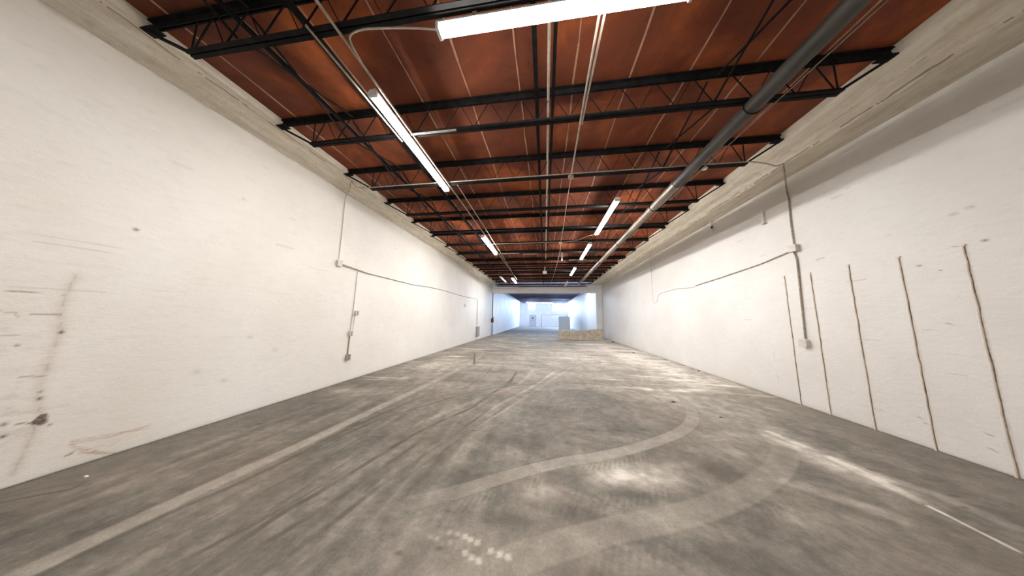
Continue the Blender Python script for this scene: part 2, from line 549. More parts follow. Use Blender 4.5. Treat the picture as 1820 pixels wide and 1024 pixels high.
    def setdust(pts, wd, level, k=.8, soft=.3, fade=False):
        nonlocal dust
        m = stroke(X, Y, pts, wd, soft)
        mm = m[0] * k
        if fade: mm = mm * np.clip(m[2] / .5, 0, 1) * np.clip((m[3] - m[2]) / .5, 0, 1)
        dust = dust * (1 - mm) + (level + (n3 - .5) * .12 + (n1 - .5) * .1) * mm
        return m

    # long pale band left of the drive, with a dark edge beside it
    T1 = [(-2.99, .8), (-2.98, 1.14), (-2.95, 1.5), (-2.90, 1.95), (-2.80, 2.68), (-2.76, 3.2), (-2.69, 3.98), (-2.58, 5.23), (-2.5, 6.6), (-2.45, 8.2), (-2.6, 10)]
    setdust(T1, .165, .58, .85, .6)
    d, g, *_ = line([(-2.88, .8), (-2.86, 1.16), (-2.84, 1.45), (-2.77, 1.75), (-2.68, 2.1), (-2.62, 2.87), (-2.50, 3.55), (-2.26, 4.57)], .05, -.1, .30); dust += d; grime += g
    # dark tyre lines of the drive
    for pts, wd, st in (
            ([(-2.02, .9), (-2.01, 1.2), (-2.0, 1.55), (-1.98, 1.75), (-1.91, 1.97), (-1.83, 2.31), (-1.72, 2.8), (-1.60, 3.2), (-1.43, 3.59), (-1.23, 3.99), (-1.08, 4.7), (-.85, 5.6), (-.79, 6.94)], .055, .50),
            ([(-1.70, 1.1), (-1.6, 1.5), (-1.53, 1.75), (-1.46, 2.1), (-1.34, 2.5), (-1.2, 2.95), (-1.05, 3.5), (-.86, 4.21)], .05, .36),
            ([(-1.98, 1.1), (-1.87, 1.45), (-1.78, 1.65), (-1.68, 2.0), (-1.6, 2.4), (-1.47, 3.02)], .045, .32),
            ([(-1.55, 1.2), (-1.46, 1.40), (-1.36, 1.58), (-1.30, 1.72)], .06, .34),
            ([(-2.30, 1.1), (-2.17, 1.4), (-2.05, 1.7), (-1.96, 2.05), (-1.86, 2.5)], .035, .22),
            ([(-2.55, 1.2), (-2.45, 1.6), (-2.34, 2.1), (-2.25, 2.8), (-2.1, 3.6)], .03, .20),
            ([(-2.72, 1.2), (-2.6, 1.7), (-2.45, 2.4), (-2.3, 3.2)], .022, .16),
            ([(-2.16, 1.2), (-2.13, 1.6), (-2.05, 2.2), (-1.95, 2.9)], .022, .16),
            ([(-1.38, 2.0), (-1.22, 2.5), (-1.02, 3.1), (-.8, 3.8), (-.5, 4.6)], .03, .20),
            ([(-2.68, 2.1), (-2.54, 2.79), (-2.37, 3.37), (-1.98, 4.03), (-1.47, 4.82), (-.73, 5.41), (.16, 5.82), (.67, 5.91), (1.4, 5.87), (1.87, 5.58), (2.09, 5.24), (2.16, 4.88)], .05, .34),
            ([(-.75, 4.5), (-.57, 4.81), (-.14, 5.11), (.25, 5.28), (.6, 5.33), (.94, 5.28), (1.29, 4.93), (1.35, 4.5)], .05, .30),
            ([(-1.72, 4.9), (-1.62, 5.6), (-1.55, 6.3), (-1.62, 7.48)], .05, .30),
            ([(-.85, 5.1), (-.80, 6.0), (-.78, 6.9)], .08, .30),
            ([(1.55, 2.72), (1.62, 2.82), (1.7, 2.92)], .02, .25),
            ([(-.06, 2.13), (-.02, 2.04)], .012, .3)):
        d, g, *_ = line(pts, wd, -.10, st * 1.3, .7, brk=.35); dust += d; grime += g
    # soft broad tyre lanes between them
    for pts, wd, st in (([(-1.75, .9), (-1.72, 1.6), (-1.5, 2.6), (-1.15, 3.6), (-.7, 4.9)], .22, -.09), ([(-2.35, .9), (-2.3, 1.8), (-2.1, 2.8), (-1.6, 4.1)], .18, -.06),
                        ([(-1.2, 1.2), (-1.05, 2.2), (-.8, 3.3), (-.4, 4.6)], .16, .07), ([(-1.9, 3.0), (-1.3, 4.3), (-.6, 5.6), (-.3, 7.5)], .10, .10),
                        ([(-1.2, 3.3), (-.9, 4.0), (-.55, 4.8), (-.1, 5.9), (.4, 7.5)], .07, .15), ([(-1.05, 3.1), (-.7, 3.9), (-.35, 4.8), (.2, 6.2), (.9, 8)], .05, .12),
                        ([(-1.0, 9.5), (-.5, 7.5), (-.2, 6.2)], .1, .08)):
        d, g, *_ = line(pts, wd, st, 0, .9); dust += d
    # two pale swept arcs curling back on themselves
    T5 = [(2.20, 6.3), (2.55, 5.8), (2.62, 5.3), (2.55, 4.9), (2.43, 4.55), (2.20, 4.13), (1.92, 3.80), (1.55, 3.49), (1.03, 3.15), (.6, 2.92), (.16, 2.73), (-.15, 2.56), (-.45, 2.37), (-.71, 2.19), (-.95, 2.05), (-1.24, 1.9), (-1.5, 1.74)]
    m, sd, ss, Ls = stroke(X, Y, T5, .165, .18)
    fade = np.clip((Ls - ss) / 1.6, 0, 1) * np.clip(ss / .9, 0, 1)
    mm = m * .88 * fade
    dust = dust * (1 - mm) + (.575 + (n3 - .5) * .08 + .07 * (n1 - .5)) * mm
    edge = np.clip(1 - np.abs(sd - .085) / .012, 0, 1) * fade * (ss > 1.5); grime += edge * .22
    edge = np.clip(1 - np.abs(sd + .085) / .010, 0, 1) * fade * (ss > 1.5); grime += edge * .12
    # lug prints beside the inner arc
    for off, s0_, s1_, amp in ((.165, 2.6, 4.6, .07), (-.165, 3.6, 6.0, .24)):
        band = np.clip(1 - np.abs(sd - off) / .075, 0, 1) ** .5 * (ss > s0_) * (ss < s1_)
        # rebuild distance beyond the stroke's own pad
        pat = np.sin((ss + sd * .9) * 2 * math.pi / .062)
        dust += band * pat * amp * .30 * (n1 > .42)
    T6 = [(2.55, 6.3), (3.05, 5.85), (3.32, 5.2), (3.28, 4.5), (3.05, 3.95), (2.78, 3.41), (2.44, 3.05), (1.98, 2.71), (1.58, 2.46), (1.2, 2.27), (.84, 2.11), (.52, 2.0), (.12, 1.82), (-.14, 1.69), (-.4, 1.55), (-.8, 1.3)]
    m, sd, ss, Ls = stroke(X, Y, T6, .21, .3)
    fade = np.clip(ss / 1.2, 0, 1)
    mm = m * .66 * fade
    dust = dust * (1 - mm) + (.55 + (n3 - .5) * .1 + .14 * (n1 - .5)) * mm
    edge = np.clip(1 - np.abs(sd + .12) / .010, 0, 1) * fade * (ss > 2.5); grime += edge * .14
    for off, amp in ((.22, .20), (-.21, .12)):
        band = np.clip(1 - np.abs(sd - off) / .085, 0, 1) ** .5 * (ss > 3.2) * (ss < 6.4)
        dust += band * np.sin((ss + sd * 1.0) * 2 * math.pi / .07) * amp * .28 * (n1 > .45)
    # washboard scuffs near the outer arc
    band = blob(X, Y, (2.35, 3.25), (.42, .28), .5)
    dust += band * np.sin(yy * 2 * math.pi / .045 + xx * 6) * .05
    # block tread prints, crisp and pale
    lugs = [(-.55, 1.765), (-.505, 1.75), (-.45, 1.735), (-.35, 1.695), (-.29, 1.68), (-.235, 1.67), (-.51, 1.655), (-.46, 1.635), (-.41, 1.62), (-.78, 1.73), (-.735, 1.72),
            (-.66, 1.78), (-.61, 1.775), (-.57, 1.69), (-.63, 1.71), (-.69, 1.69), (.23, 2.31), (.34, 2.28), (.41, 2.26), (.48, 1.87), (.52, 1.85), (.65, 1.81), (.70, 1.78), (.29, 2.295), (.18, 2.33)]
    for k, (lx, ly) in enumerate(lugs):
        q = (np.abs((xx - lx) + .25 * (yy - ly)) / .022) ** 6 + (np.abs((yy - ly) - .2 * (xx - lx)) / .022) ** 6
        mk = np.exp(-q); dust += mk * ((.34 if k < 9 else .22) if k < 13 else .12)
    for k in range(11):   # tyre print running through those blocks
        cx, cyy = -.80 + k * .052, 1.80 - k * .013
        q = (np.abs((xx - cx) + .5 * (yy - cyy)) / .007) ** 2 + (np.abs(yy - cyy + .07) / .09) ** 4
        grime += np.exp(-q) * .12
    # herring-bone prints across the middle of the loop
    for cx, cyy, rx, ry in ((.2, 4.75, 1.0, .16), (.1, 4.35, .6, .12)):
        dust += blob(X, Y, (cx, cyy), (rx, ry)) * np.sin((xx + np.abs(yy - cyy) * .8) * 2 * math.pi / .085) * .06
    # worn white line and pale scuffs at lower right
    m, *_ = stroke(X, Y, [(3.13, 2.24), (3.14, 2.4), (3.15, 2.62)], .034, .5); dust = dust * (1 - m * .8) + .98 * m * .8
    m, *_ = stroke(X, Y, [(3.15, 2.6), (3.17, 2.8), (3.17, 3.1), (3.12, 3.5), (3.05, 3.9)], .11, 1.0); dust += m * .22 * (.4 + n3)
    m, *_ = stroke(X, Y, [(3.2, 3.3), (3.28, 3.03), (3.42, 2.84), (3.48, 2.5)], .13, 1.0); dust += m * .22
    m, *_ = stroke(X, Y, [(2.9, 3.75), (2.98, 3.45), (3.0, 3.1)], .13, 1.0); dust += m * .22 * (.3 + n3)
    m, *_ = stroke(X, Y, [(2.3, 2.75), (2.5, 2.6), (2.7, 2.45)], .16, 1.0); dust += m * .22
    # crack along the left wall
    m, *_ = stroke(X, Y, [(-4.36, .9), (-4.27, 1.3), (-4.23, 1.47), (-4.14, 1.56), (-4.0, 1.66), (-4.03, 1.73)], .020, .8); grime += m * .75
    m, *_ = stroke(X, Y, [(-4.42, 1.3), (-4.33, 1.5), (-4.2, 1.65), (-4.05, 1.76)], .03, .9); grime += m * .28
    # specks of dirt
    for k in range(60):
        c = (r.uniform(-4.3, 4.4), r.uniform(1.3, 7)); rr = r.uniform(.010, .022)
        grime += blob(X, Y, c, (rr * r.uniform(1, 2.2), rr)) * r.uniform(.3, .9)
    for c, rr in (((2.34, 4.94), .06), ((1.0, 3.6), .05), ((.62, 3.55), .05), ((1.33, 3.66), .04), ((-.75, 1.95), .02), ((-.68, 1.66), .025)):
        grime += blob(X, Y, c, (rr * 1.4, rr * .8)) * .7
    # grime where floor meets walls
    grime += np.exp(-np.abs(xx - XL) / .03) * .35 * (yy < 20) + np.exp(-np.abs(xx - XR) / .03) * .25 * (yy < 20)
    dust = dust * (1 - .45 * np.clip((yy - 21) / 4, 0, 1))
    dust = np.clip(dust, .05, 1.1); grime = np.clip(grime, 0, .9)
    o = grid_mesh('floor', X, Y, lambda a, b_: (a, b_, np.zeros_like(a)), M_floor, {'dust': dust, 'grime': grime})
    return o


build_floor()


def wall_grid(name, x, facing, build, m=None):
    Yw = np.unique(np.concatenate([np.arange(YN, .9, .4), np.arange(.9, 3.0, .012), np.arange(3.0, 8, .02), np.arange(8, YB, .25), [YB]]))
    Z = np.unique(np.concatenate([np.arange(0, 2.6, .013), np.arange(2.6, 4.7, .03), [4.7]]))
    gr = np.zeros((len(Yw), len(Z))); ru = np.zeros_like(gr)
    build(Yw, Z, gr, ru)
    Yw2 = Yw
    place = lambda a, b_: (np.full_like(a, x), a, b_)
    o = grid_mesh(name, Yw2, Z, place, m or M_wall, {'grime': np.clip(gr, 0, 1), 'rust': np.clip(ru * .62, 0, 1)})
    if facing > 0:   # make normals face the hall
        o.data.flip_normals()
    sol = o.modifiers.new('thick', 'SOLIDIFY'); sol.thickness = .2; sol.offset = -1; sol.use_rim = True
    return o


def left_marks(Y, Z, gr, ru):
    n = vnoise(Y, Z, .12, .05, 21, 4); n2 = vnoise(Y, Z, .5, .5, 22, 3)
    def st(pts, wd, s, soft=.7, curve=False):
        m, *_ = stroke(Y, Z, pts, wd, soft, curve); return m * s
    # outline of a blocked-up doorway
    gr += st([(.9, 1.69), (1.35, 1.67), (1.46, 1.662), (1.63, 1.655)], .008, .6)
    gr += st([(1.50, 1.472), (1.63, 1.465)], .010, .5)
    gr += st([(.9, 1.5), (1.38, 1.49), (1.44, 1.48), (1.45, 1.44)], .012, .35)
    gr += st([(.9, 1.3), (1.4, 1.29), (1.50, 1.28)], .010, .35)
    gr += st([(1.52, .925), (1.63, .91)], .014, .42)
    seam = [(1.66, 1.85), (1.64, 1.72), (1.63, 1.47), (1.655, 1.31), (1.635, 1.13), (1.63, .98), (1.615, .81), (1.64, .63), (1.66, .56), (1.63, .3), (1.6, .1)]
    gr += st(seam, .045, .10, 1.0) ; gr += st(seam, .010, .18, .9) * (n > .5)
    ru += st(seam, .10, .22, 1.0)
    gr += st([(1.56, .525), (1.63, .505)], .012, .7)
    # chipped hole
    m, *_ = stroke(Y, Z, [(1.645, .505), (1.668, .545), (1.672, .49)], .045, .5, False); gr += m * .85
    for c, r in (((1.51, .54), .018), ((1.52, .44), .018), ((1.71, .455), .011), ((1.635, .71), .014), ((1.655, 1.30), .017), ((1.93, 2.42), .020), ((1.48, 1.2), .012)):
        gr += blob(Y, Z, c, (r, r * .8)) * .85
    gr += blob(Y, Z, (1.63, .77), (.012, .012)) * .6
    for c in ((3.13, 1.14), (2.61, .74), (2.9, .55), (3.5, .9)):
        gr += blob(Y, Z, c, (.04, .025)) * .20
    # scraped rusty patch by the floor
    ru += st([(1.84, .24), (1.97, .22), (2.1, .20), (2.3, .19)], .035, .8, .9)
    ru += st([(1.84, .23), (1.88, .16), (1.93, .12), (2.05, .03)], .03, .95, .9)
    gr += st([(1.90, .12), (2.0, .06), (2.1, .01)], .012, .35)
    gr += st([(1.82, .125), (1.86, .14)], .016, .6)
    ru += blob(Y, Z, (2.1, .12), (.22, .09)) * .45
    ru += blob(Y, Z, (1.4, 1.3), (.25, .5)) * .18
    gr += blob(Y, Z, (1.4, .6), (.3, .6)) * .2 * np.clip((n - .55) * 5, 0, 1)
    gr += np.clip((n - .6) * 4, 0, 1) * np.clip((2.2 - Y) / .8, 0, 1)[:, None] * .06
    # dirty line over the floor and stained top
    gr += np.exp(-Z / .02)[None, :] * .30
    gr += np.exp(-np.abs(Z - 4.29) / .016)[None, :] * .45 * np.clip((n - .3) * 3, 0, 1)
    r = np.random.default_rng(5)
    for k in range(26):
        y, z = r.uniform(2.2, 9), r.uniform(.2, 3.8)
        gr += blob(Y, Z, (y, z), (r.uniform(.01, .025), r.uniform(.008, .016))) * r.uniform(.15, .45)
    for y, z, l in ((12.7, 1.9, .08), (14.2, 2.0, .2), (13.4, 1.3, .08), (15.8, 2.0, .2), (13.0, 2.1, .12)):
        gr += st([(y, z), (y, z + l)], .06, .5)
    # faint horizontal scratches
    for k in range(22):
        y, z = r.uniform(1.2, 5), r.uniform(1.6, 4.0); l = r.uniform(.15, .7)
        gr += st([(y, z), (y + l, z + r.uniform(-.02, .02))], .010, r.uniform(.06, .2), 1)


def right_marks(Y, Z, gr, ru):
    n = vnoise(Y, Z, .12, .04, 31, 4)
    def st(pts, wd, s, soft=.7, curve=False):
        m, *_ = stroke(Y, Z, pts, wd, soft, curve); return m * s
    for c, r in (((3.08, 2.39), .016), ((3.55, 2.22), .014), ((3.4, 2.13), .008)):
        gr += blob(Y, Z, c, (r * 1.3, r * .8)) * .9
    gr += st([(4.64, 2.565), (4.51, 2.575)], .014, .5); gr += st([(4.28, 2.13), (4.05, 2.13)], .010, .28)
    gr += st([(3.33, 2.37), (3.18, 2.385)], .010, .4)
    gr += st([(4.3, 3.5), (3.9, 3.52), (3.75, 3.51)], .014, .22); gr += st([(3.3, 3.0), (3.0, 3.0), (2.7, 3.02)], .012, .22)
    gr += st([(3.6, 3.62), (2.9, 3.6)], .012, .14); gr += st([(3.25, 2.75), (3.1, 2.78)], .02, .28)
    # brown seep beside each batten
    for y in (5.22, 4.76, 4.23, 3.705, 3.215):
        ru += st([(y, 2.3), (y - .004, 1.2), (y, .02)], .05, .22, 1.0)
        gr += st([(y - .016, 2.36), (y - .018, 1.2), (y - .014, .01)], .014, .20, .9) * np.clip((n - .35) * 3, 0, 1)
    gr += st([(5.62, .9), (5.60, .3)], .012, .16)
    gr += np.exp(-Z / .022)[None, :] * .28
    ru += np.exp(-Z / .05)[None, :] * .18
    r = np.random.default_rng(15)
    for k in range(46):
        y, z = r.uniform(2.6, 7), r.uniform(.2, 3.9); l = r.uniform(.05, .35)
        gr += st([(y, z), (y + l, z + r.uniform(-.01, .01))], .009, r.uniform(.06, .22), 1)
    for y, z in ((3.3, .35), (3.72, .28), (3.30, .2), (3.76, .33), (3.4, 1.5)):
        gr += st([(y, z), (y + .05, z + .01)], .012, .45)
    gr += np.exp(-np.abs(Z - 4.22) / .02)[None, :] * .10 * np.clip((n - .3) * 3, 0, 1)


wall_grid('wall_left', XL, -1, left_marks)
wall_grid('wall_right', XR, 1, right_marks, M_wall_grey)

tag(MB().box(XL - .2, XR + .2, YN - .2, YN, 0, 4.7).build('wall_near', M_wallr), kind='structure')
# far room walls
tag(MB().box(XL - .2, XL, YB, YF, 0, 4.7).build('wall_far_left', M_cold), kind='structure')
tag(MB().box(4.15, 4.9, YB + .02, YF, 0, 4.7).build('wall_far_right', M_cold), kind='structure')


def slab_with_holes(name, m, x0, x1, z0, z1, y0, y1, holes):
    xs = sorted({x0, x1, *[h[0] for h in holes], *[h[1] for h in holes]}); zs = sorted({z0, z1, *[h[2] for h in holes], *[h[3] for h in holes]})
    mb = MB()
    for i in range(len(xs) - 1):
        for k in range(len(zs) - 1):
            cx, cz = (xs[i] + xs[i + 1]) / 2, (zs[k] + zs[k + 1]) / 2
            if any(h[0] < cx < h[1] and h[2] < cz < h[3] for h in holes): continue
            mb.box(xs[i], xs[i + 1], y0, y1, zs[k], zs[k + 1])
    return mb.build(name, m)


WIN = [(-3.05, -1.75, 3.05, 4.15), (1.35, 4.0, 2.75, 4.2)]
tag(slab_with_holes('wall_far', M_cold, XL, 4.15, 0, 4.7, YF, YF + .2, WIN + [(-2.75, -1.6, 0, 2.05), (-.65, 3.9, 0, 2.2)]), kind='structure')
for i, (x0, x1, z0, z1) in enumerate(WIN):
    wn = empty('window_%d' % (i + 1), (0, YF, 0)); tag(wn, kind='structure')
    f = MB()
    f.box(x0, x1, -.0 - .02, .1, z0, z0 + .06).box(x0, x1, -.02, .1, z1 - .06, z1).box(x0, x0 + .06, -.02, .1, z0 + .06, z1 - .06).box(x1 - .06, x1, -.02, .1, z0 + .06, z1 - .06)
    xm = (x0 + x1) / 2; f.box(xm - .025, xm + .025, -.01, .09, z0 + .06, z1 - .06)
    f.build('window_frame', M_cold, wn)
    MB().box(x0 + .06, x1 - .06, .04, .055, z0 + .06, z1 - .06).build('window_pane', M_glare, wn)

d = empty('door_1', (0, YF, 0)); tag(d, kind='structure')
MB().bbox(-2.69, -1.66, -.02, .04, .01, 1.99, .005).build('door_leaf', M_door, d)
fr = MB(); fr.box(-2.75, -2.69, -.05, .12, 0, 2.05).box(-1.66, -1.6, -.05, .12, 0, 2.05).box(-2.69, -1.66, -.05, .12, 1.99, 2.05); fr.build('door_frame', M_grey, d)
MB().box(-2.33, -2.02, -.03, -.02, 1.38, 1.62).build('door_window', M_slot, d)
MB().box(-2.60, -1.75, -.06, -.035, .98, 1.04).build('push_bar', M_grey, d)
d = empty('door_2', (0, YF, 0)); tag(d, kind='structure')
rl = MB()
for k in range(14):
    z = .02 + k * .155
    rl.prism_x([(.03, z), (-.02, z + .03), (-.02, z + .12), (.03, z + .15), (.08, z + .15), (.08, z)], -.58, 3.83)
rl.build('roller_curtain', M_roll, d)
fr = MB(); fr.box(-.65, -.58, -.06, .12, 0, 2.2).box(3.83, 3.9, -.06, .12, 0, 2.2).box(-.58, 3.83, -.06, .12, 2.195, 2.2); fr.build('door_track', M_grey, d)

# ------------------------------------------------------------------ ceiling
ce = MB()
n_d = 60
ce.box(XL - .2, XR + .2, YN - .2, YB, DECK, DECK + .15)
ceil = ce.build('ceiling', M_deck); tag(ceil, kind='structure')
ceil.data.materials.append(M_seam)
sm = MB()
for k in range(13):
    x = -3.80 + .6955 * k
    if x > 3.8: break
    segs = int((YB - YN) / 1.2548)
    pts = []
    yy_ = YN
    while yy_ < YB:
        pts.append((x + random.uniform(-.008, .008), yy_)); yy_ += .42
    for (xa, ya), (xb, yb) in zip(pts[:-1], pts[1:]):
        wv = random.uniform(.006, .012)
        zt, zb_ = DECK, DECK - .005
        sm.add([(xa - wv, ya, zb_), (xa + wv, ya, zb_), (xb + wv, yb, zb_), (xb - wv, yb, zb_), (xa - wv, ya, zt), (xa + wv, ya, zt), (xb + wv, yb, zt), (xb - wv, yb, zt)],
               [(0, 1, 2, 3), (0, 4, 5, 1), (2, 6, 7, 3), (1, 5, 6, 2), (0, 3, 7, 4)])
sm.build('board_joint', M_seam, ceil)
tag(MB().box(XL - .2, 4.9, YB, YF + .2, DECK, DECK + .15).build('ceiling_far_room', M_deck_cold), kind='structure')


# ledges (bond beams) the joists sit on
def rough_prof_sweep(name, prof, y0, y1, m, amp=.008, step=.12, seed=1):
    r = random.Random(seed)
    ys = [y0]
    while ys[-1] < y1: ys.append(min(y1, ys[-1] + (step if ys[-1] < 10 else .6)))
    n = len(prof); vs = []; fs = []
    for y in ys:
        for i, (x, z, fr_) in enumerate(prof):
            vs.append((x + fr_ * r.uniform(-amp, amp), y, z + fr_ * r.uniform(-amp, amp)))
    for j in range(len(ys) - 1):
        for i in range(n - 1):
            a = j * n + i; fs.append((a, a + 1, a + n + 1, a + n))
    mb = MB(); mb.add(vs, fs); o = mb.build(name, m); return tag(o, kind='structure')


rough_prof_sweep('trim_1', [(XL - .05, 4.285, 0), (XL, 4.29, 0), (-4.42, 4.335, .6), (-4.31, 4.385, 1), (-4.27, 4.40, 1), (-4.15, 4.438, .4), (-4.09, 4.44, 0), (-4.06, 4.545, 0)], YN, YB, M_ledge, .009, seed=2)
rough_prof_sweep('trim_2', [(XR + .05, 4.238, 0), (XR, 4.24, 0), (4.42, 4.245, .3), (4.21, 4.25, .8), (4.17, 4.275, 1), (4.08, 4.335, .7), (3.97, 4.365, .6), (3.84, 4.43, .2), (3.80, 4.545, 0)], YN, YB, M_ledge, .010, seed=3)

# white beam across the hall, with return walls
bm_ = MB().box(XL, XR, YB, YB + .3, 3.62, 4.16)
tag(bm_.build('trim_3', M_beam), kind='structure')
tag(MB().box(3.35, XR, YB - .25, YB, 4.16, 4.33).build('trim_4', M_beam), kind='structure')

# ------------------------------------------------------------------ steel joists
JX0, JX1 = -4.16, 3.86


def make_joist(name, m, x0=JX0, x1=JX1, period=.43):
    root = empty(name)
    bx0, bx1 = x0 + .64, x1 - .56
    # top chord: two angles back to back
    tc = MB()
    for s in (-1, 1):
        tc.prism_x([(s * .008, .075), (s * .055, .075), (s * .055, .066), (s * .017, .066), (s * .017, .0), (s * .008, .0)], x0, x1)
    tc.box(x0, x0 + .16, -.05, .05, -.012, 0).box(x1 - .16, x1, -.05, .05, -.012, 0)
    tc.build('top_chord', m, root)
    bc = MB()
    H = BOT_Z - TOP_Z
    for s in (-1, 1):
        bc.prism_x([(s * .006, H), (s * .044, H), (s * .044, H + .008), (s * .015, H + .008), (s * .015, H + .055), (s * .006, H + .055)], bx0, bx1)
    bc.build('bottom_chord', m, root)
    wb = MB()
    n = max(2, int(round((bx1 - bx0) / period))); p = (bx1 - bx0) / n
    pts = [(bx0 + .02, 0, H + .04), (bx0 + .02, 0, .03)]
    zig = [(bx0 + .04, 0, H + .03)]
    for k in range(n):
        zig.append((bx0 + p * (k + .5), 0, .03)); zig.append((bx0 + p * (k + 1) - (.04 if k == n - 1 else 0), 0, H + .03))
    wb.tube(zig, .0085, 6); wb.tube(pts, .0085, 6); wb.tube([(bx1 - .02, 0, H + .04), (bx1 - .02, 0, .03)], .0085, 6)
    wb.build('web_rod', m, root)
    for (xa, xb) in ((x0 + .03, bx0 + .02), (x1 - .03, bx1 - .02)):
        st_ = MB()
        st_.tube([(xa, -.012, -.005), (xb, -.012, H + .02)], .0135, 6); st_.tube([(xa, .014, -.005), (xb, .014, H + .02)], .0135, 6)
        st_.build('end_strut', m, root)
    return root


ORD = ['nearest', 'second', 'third', 'fourth', 'fifth', 'sixth', 'seventh', 'eighth', 'ninth', 'tenth', 'eleventh', 'twelfth', 'thirteenth', 'fourteenth', 'fifteenth']
proto = make_joist('steel_joist', M_steel)
for j in range(15):
    o = proto if j == 0 else copy_tree(proto)
    o.location = (0, Y0 + PITCH * j, TOP_Z)
    lab = 'dark open-web steel roof joist, %s from the camera' % ORD[j] if j else 'dark open-web steel roof joist nearest the camera, behind the crosswise lamp'
    tag(o, lab, 'roof joist', 'steel roof joists across the hall')
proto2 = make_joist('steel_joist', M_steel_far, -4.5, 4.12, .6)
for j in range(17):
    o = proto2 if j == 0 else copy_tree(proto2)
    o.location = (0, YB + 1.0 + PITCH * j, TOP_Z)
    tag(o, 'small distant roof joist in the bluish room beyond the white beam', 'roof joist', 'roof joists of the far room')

# bridging
mb = MB()
for y in [Y0 + PITCH * j for j in range(15)]: mb.box(-.13, -.07, y - .05, y + .05, TOP_Z - .018, TOP_Z - .013)
mb.prism_y([(-.125, TOP_Z - .018), (-.075, TOP_Z - .018), (-.075, TOP_Z - .024), (-.119, TOP_Z - .024), (-.119, TOP_Z - .06), (-.125, TOP_Z - .06)], YN + .1, YB - .05)
tag(mb.build('bridging_bar', M_steel), 'long dark steel bar under the joist tops, left of the centre conduit', 'brace')
mb = MB().prism_y([(.095, TOP_Z - .018), (.135, TOP_Z - .018), (.135, TOP_Z - .024), (.101, TOP_Z - .024), (.101, TOP_Z - .05), (.095, TOP_Z - .05)], YN + .1, 9.5)
tag(mb.build('bridging_bar', M_steel), 'thinner dark steel bar just right of the centre conduit', 'brace')
mb = MB().prism_y([(-2.405, TOP_Z - .001), (-2.355, TOP_Z - .001), (-2.355, TOP_Z - .006), (-2.399, TOP_Z - .006), (-2.399, TOP_Z - .05), (-2.405, TOP_Z - .05)], YN + .1, 9.9)
tag(mb.build('bridging_bar', M_steel), 'dark steel bar along the ceiling above the left row of lamps', 'brace')
mb = MB().prism_y([(-3.05, TOP_Z - .001), (-3.01, TOP_Z - .001), (-3.01, TOP_Z - .006), (-3.044, TOP_Z - .006), (-3.044, TOP_Z - .04), (-3.05, TOP_Z - .04)], YN + .1, YB - .05)
tag(mb.build('bridging_bar', M_steel), 'thin dark steel bar along the ceiling nearest the left wall', 'brace')


def brace_mesh():
    a = MB(); H = BOT_Z - TOP_Z
    a.tube([(-.03, .04, -.01), (-.03, PITCH - .04, H + .03)], .012, 6)
    a.tube([(.03, .04, H + .03), (.03, PITCH - .04, -.01)], .012, 6)
    return a


first = brace_mesh().build('cross_brace', M_steel)
k0 = True
for sidex, sn in ((2.03, 'right'), (-2.85, 'left')):
    for j in range(-1, 10):
        o = first if k0 else first.copy()
        if not k0: C.objects.link(o)
        k0 = False
        o.location = (sidex, Y0 + PITCH * j, TOP_Z)
        nm = 'before the nearest joist' if j < 0 else ('between the nearest and second joist' if j == 0 else 'between the %s and %s joist' % (ORD[j], ORD[j + 1]))
        tag(o, 'crossed dark rods %s, %s side' % (nm, sn), 'brace', 'cross braces between joists')


# ------------------------------------------------------------------ lamps
def make_lamp(name, lit=True, L=2.07):
    root = empty(name)
    # along +y from 0 to L, underside of tubes near z=0
    hs = MB(); hs.prism_y([(-.055, .030), (.055, .030), (.055, .036), (.040, .075), (-.040, .075), (-.055, .036)], 0, L)
    hs.build('housing', M_fix, root)
    for s in (-1, 1):
        tb = MB(); tb.tube([(s * .030, .035, .006), (s * .030, L - .035, .006)], .0165, 12)
        tb.build('fluorescent_tube', M_tube if lit else M_fix, root)
    for y in (0, L - .03):
        cp_ = MB(); cp_.bbox(-.054, .054, y, y + .03, -.016, .034, .004); cp_.build('end_cap', M_cap, root)
    for y in (.35, L - .35):
        hg = MB(); hg.box(-.047, .047, y - .02, y + .02, .066, .0765).box(-.058, -.047, y - .02, y + .02, .03, .0765).box(.047, .058, y - .02, y + .02, .03, .0765); hg.build('mounting_clip', M_cond, root)
    return root


ZL = 3.983
lampproto = make_lamp('fluorescent_lamp')
lamps = [
    ((-.93, 1.665), -90, 'lit twin-tube lamp running crosswise at the top of the picture, nearest the camera'),
    ((-1.93, 2.12), 0, 'long lit twin-tube lamp over the left side, nearest of the left row'),
    ((-1.93, 6.90), 0, 'lit twin-tube lamp in the middle of the left row'),
    ((1.52, 4.93), 0, 'lit twin-tube lamp nearest the camera in the right row'),
    ((1.52, 7.92), 0, 'lit twin-tube lamp second in the right row, beyond a short gap'),
    ((1.49, 11.70), 0, 'short-looking lit lamp third in the right row'),
    ((-2.05, 14.55), 0, 'small distant lit lamp at the far end of the left row'),
]
boosted = {}
for i, ((x, y), rz, lab) in enumerate(lamps):
    o = lampproto if i == 0 else copy_tree(lampproto)
    o.location = (x, y, ZL); o.rotation_euler = (0, 0, math.radians(rz))
    if i >= 2:   # farther lamps given stronger, whiter tubes to lift the light there
        for ch in [c for c in C.objects if c.parent == o and c.name.startswith('fluorescent_tube')]:
            if ch.data.name not in boosted:
                boosted[ch.data.name] = ch.data.copy(); boosted[ch.data.name].materials[0] = M_tube_boosted
            ch.data = boosted[ch.data.name]
    tag(o, lab, 'ceiling lamp', 'fluorescent strip lamps')
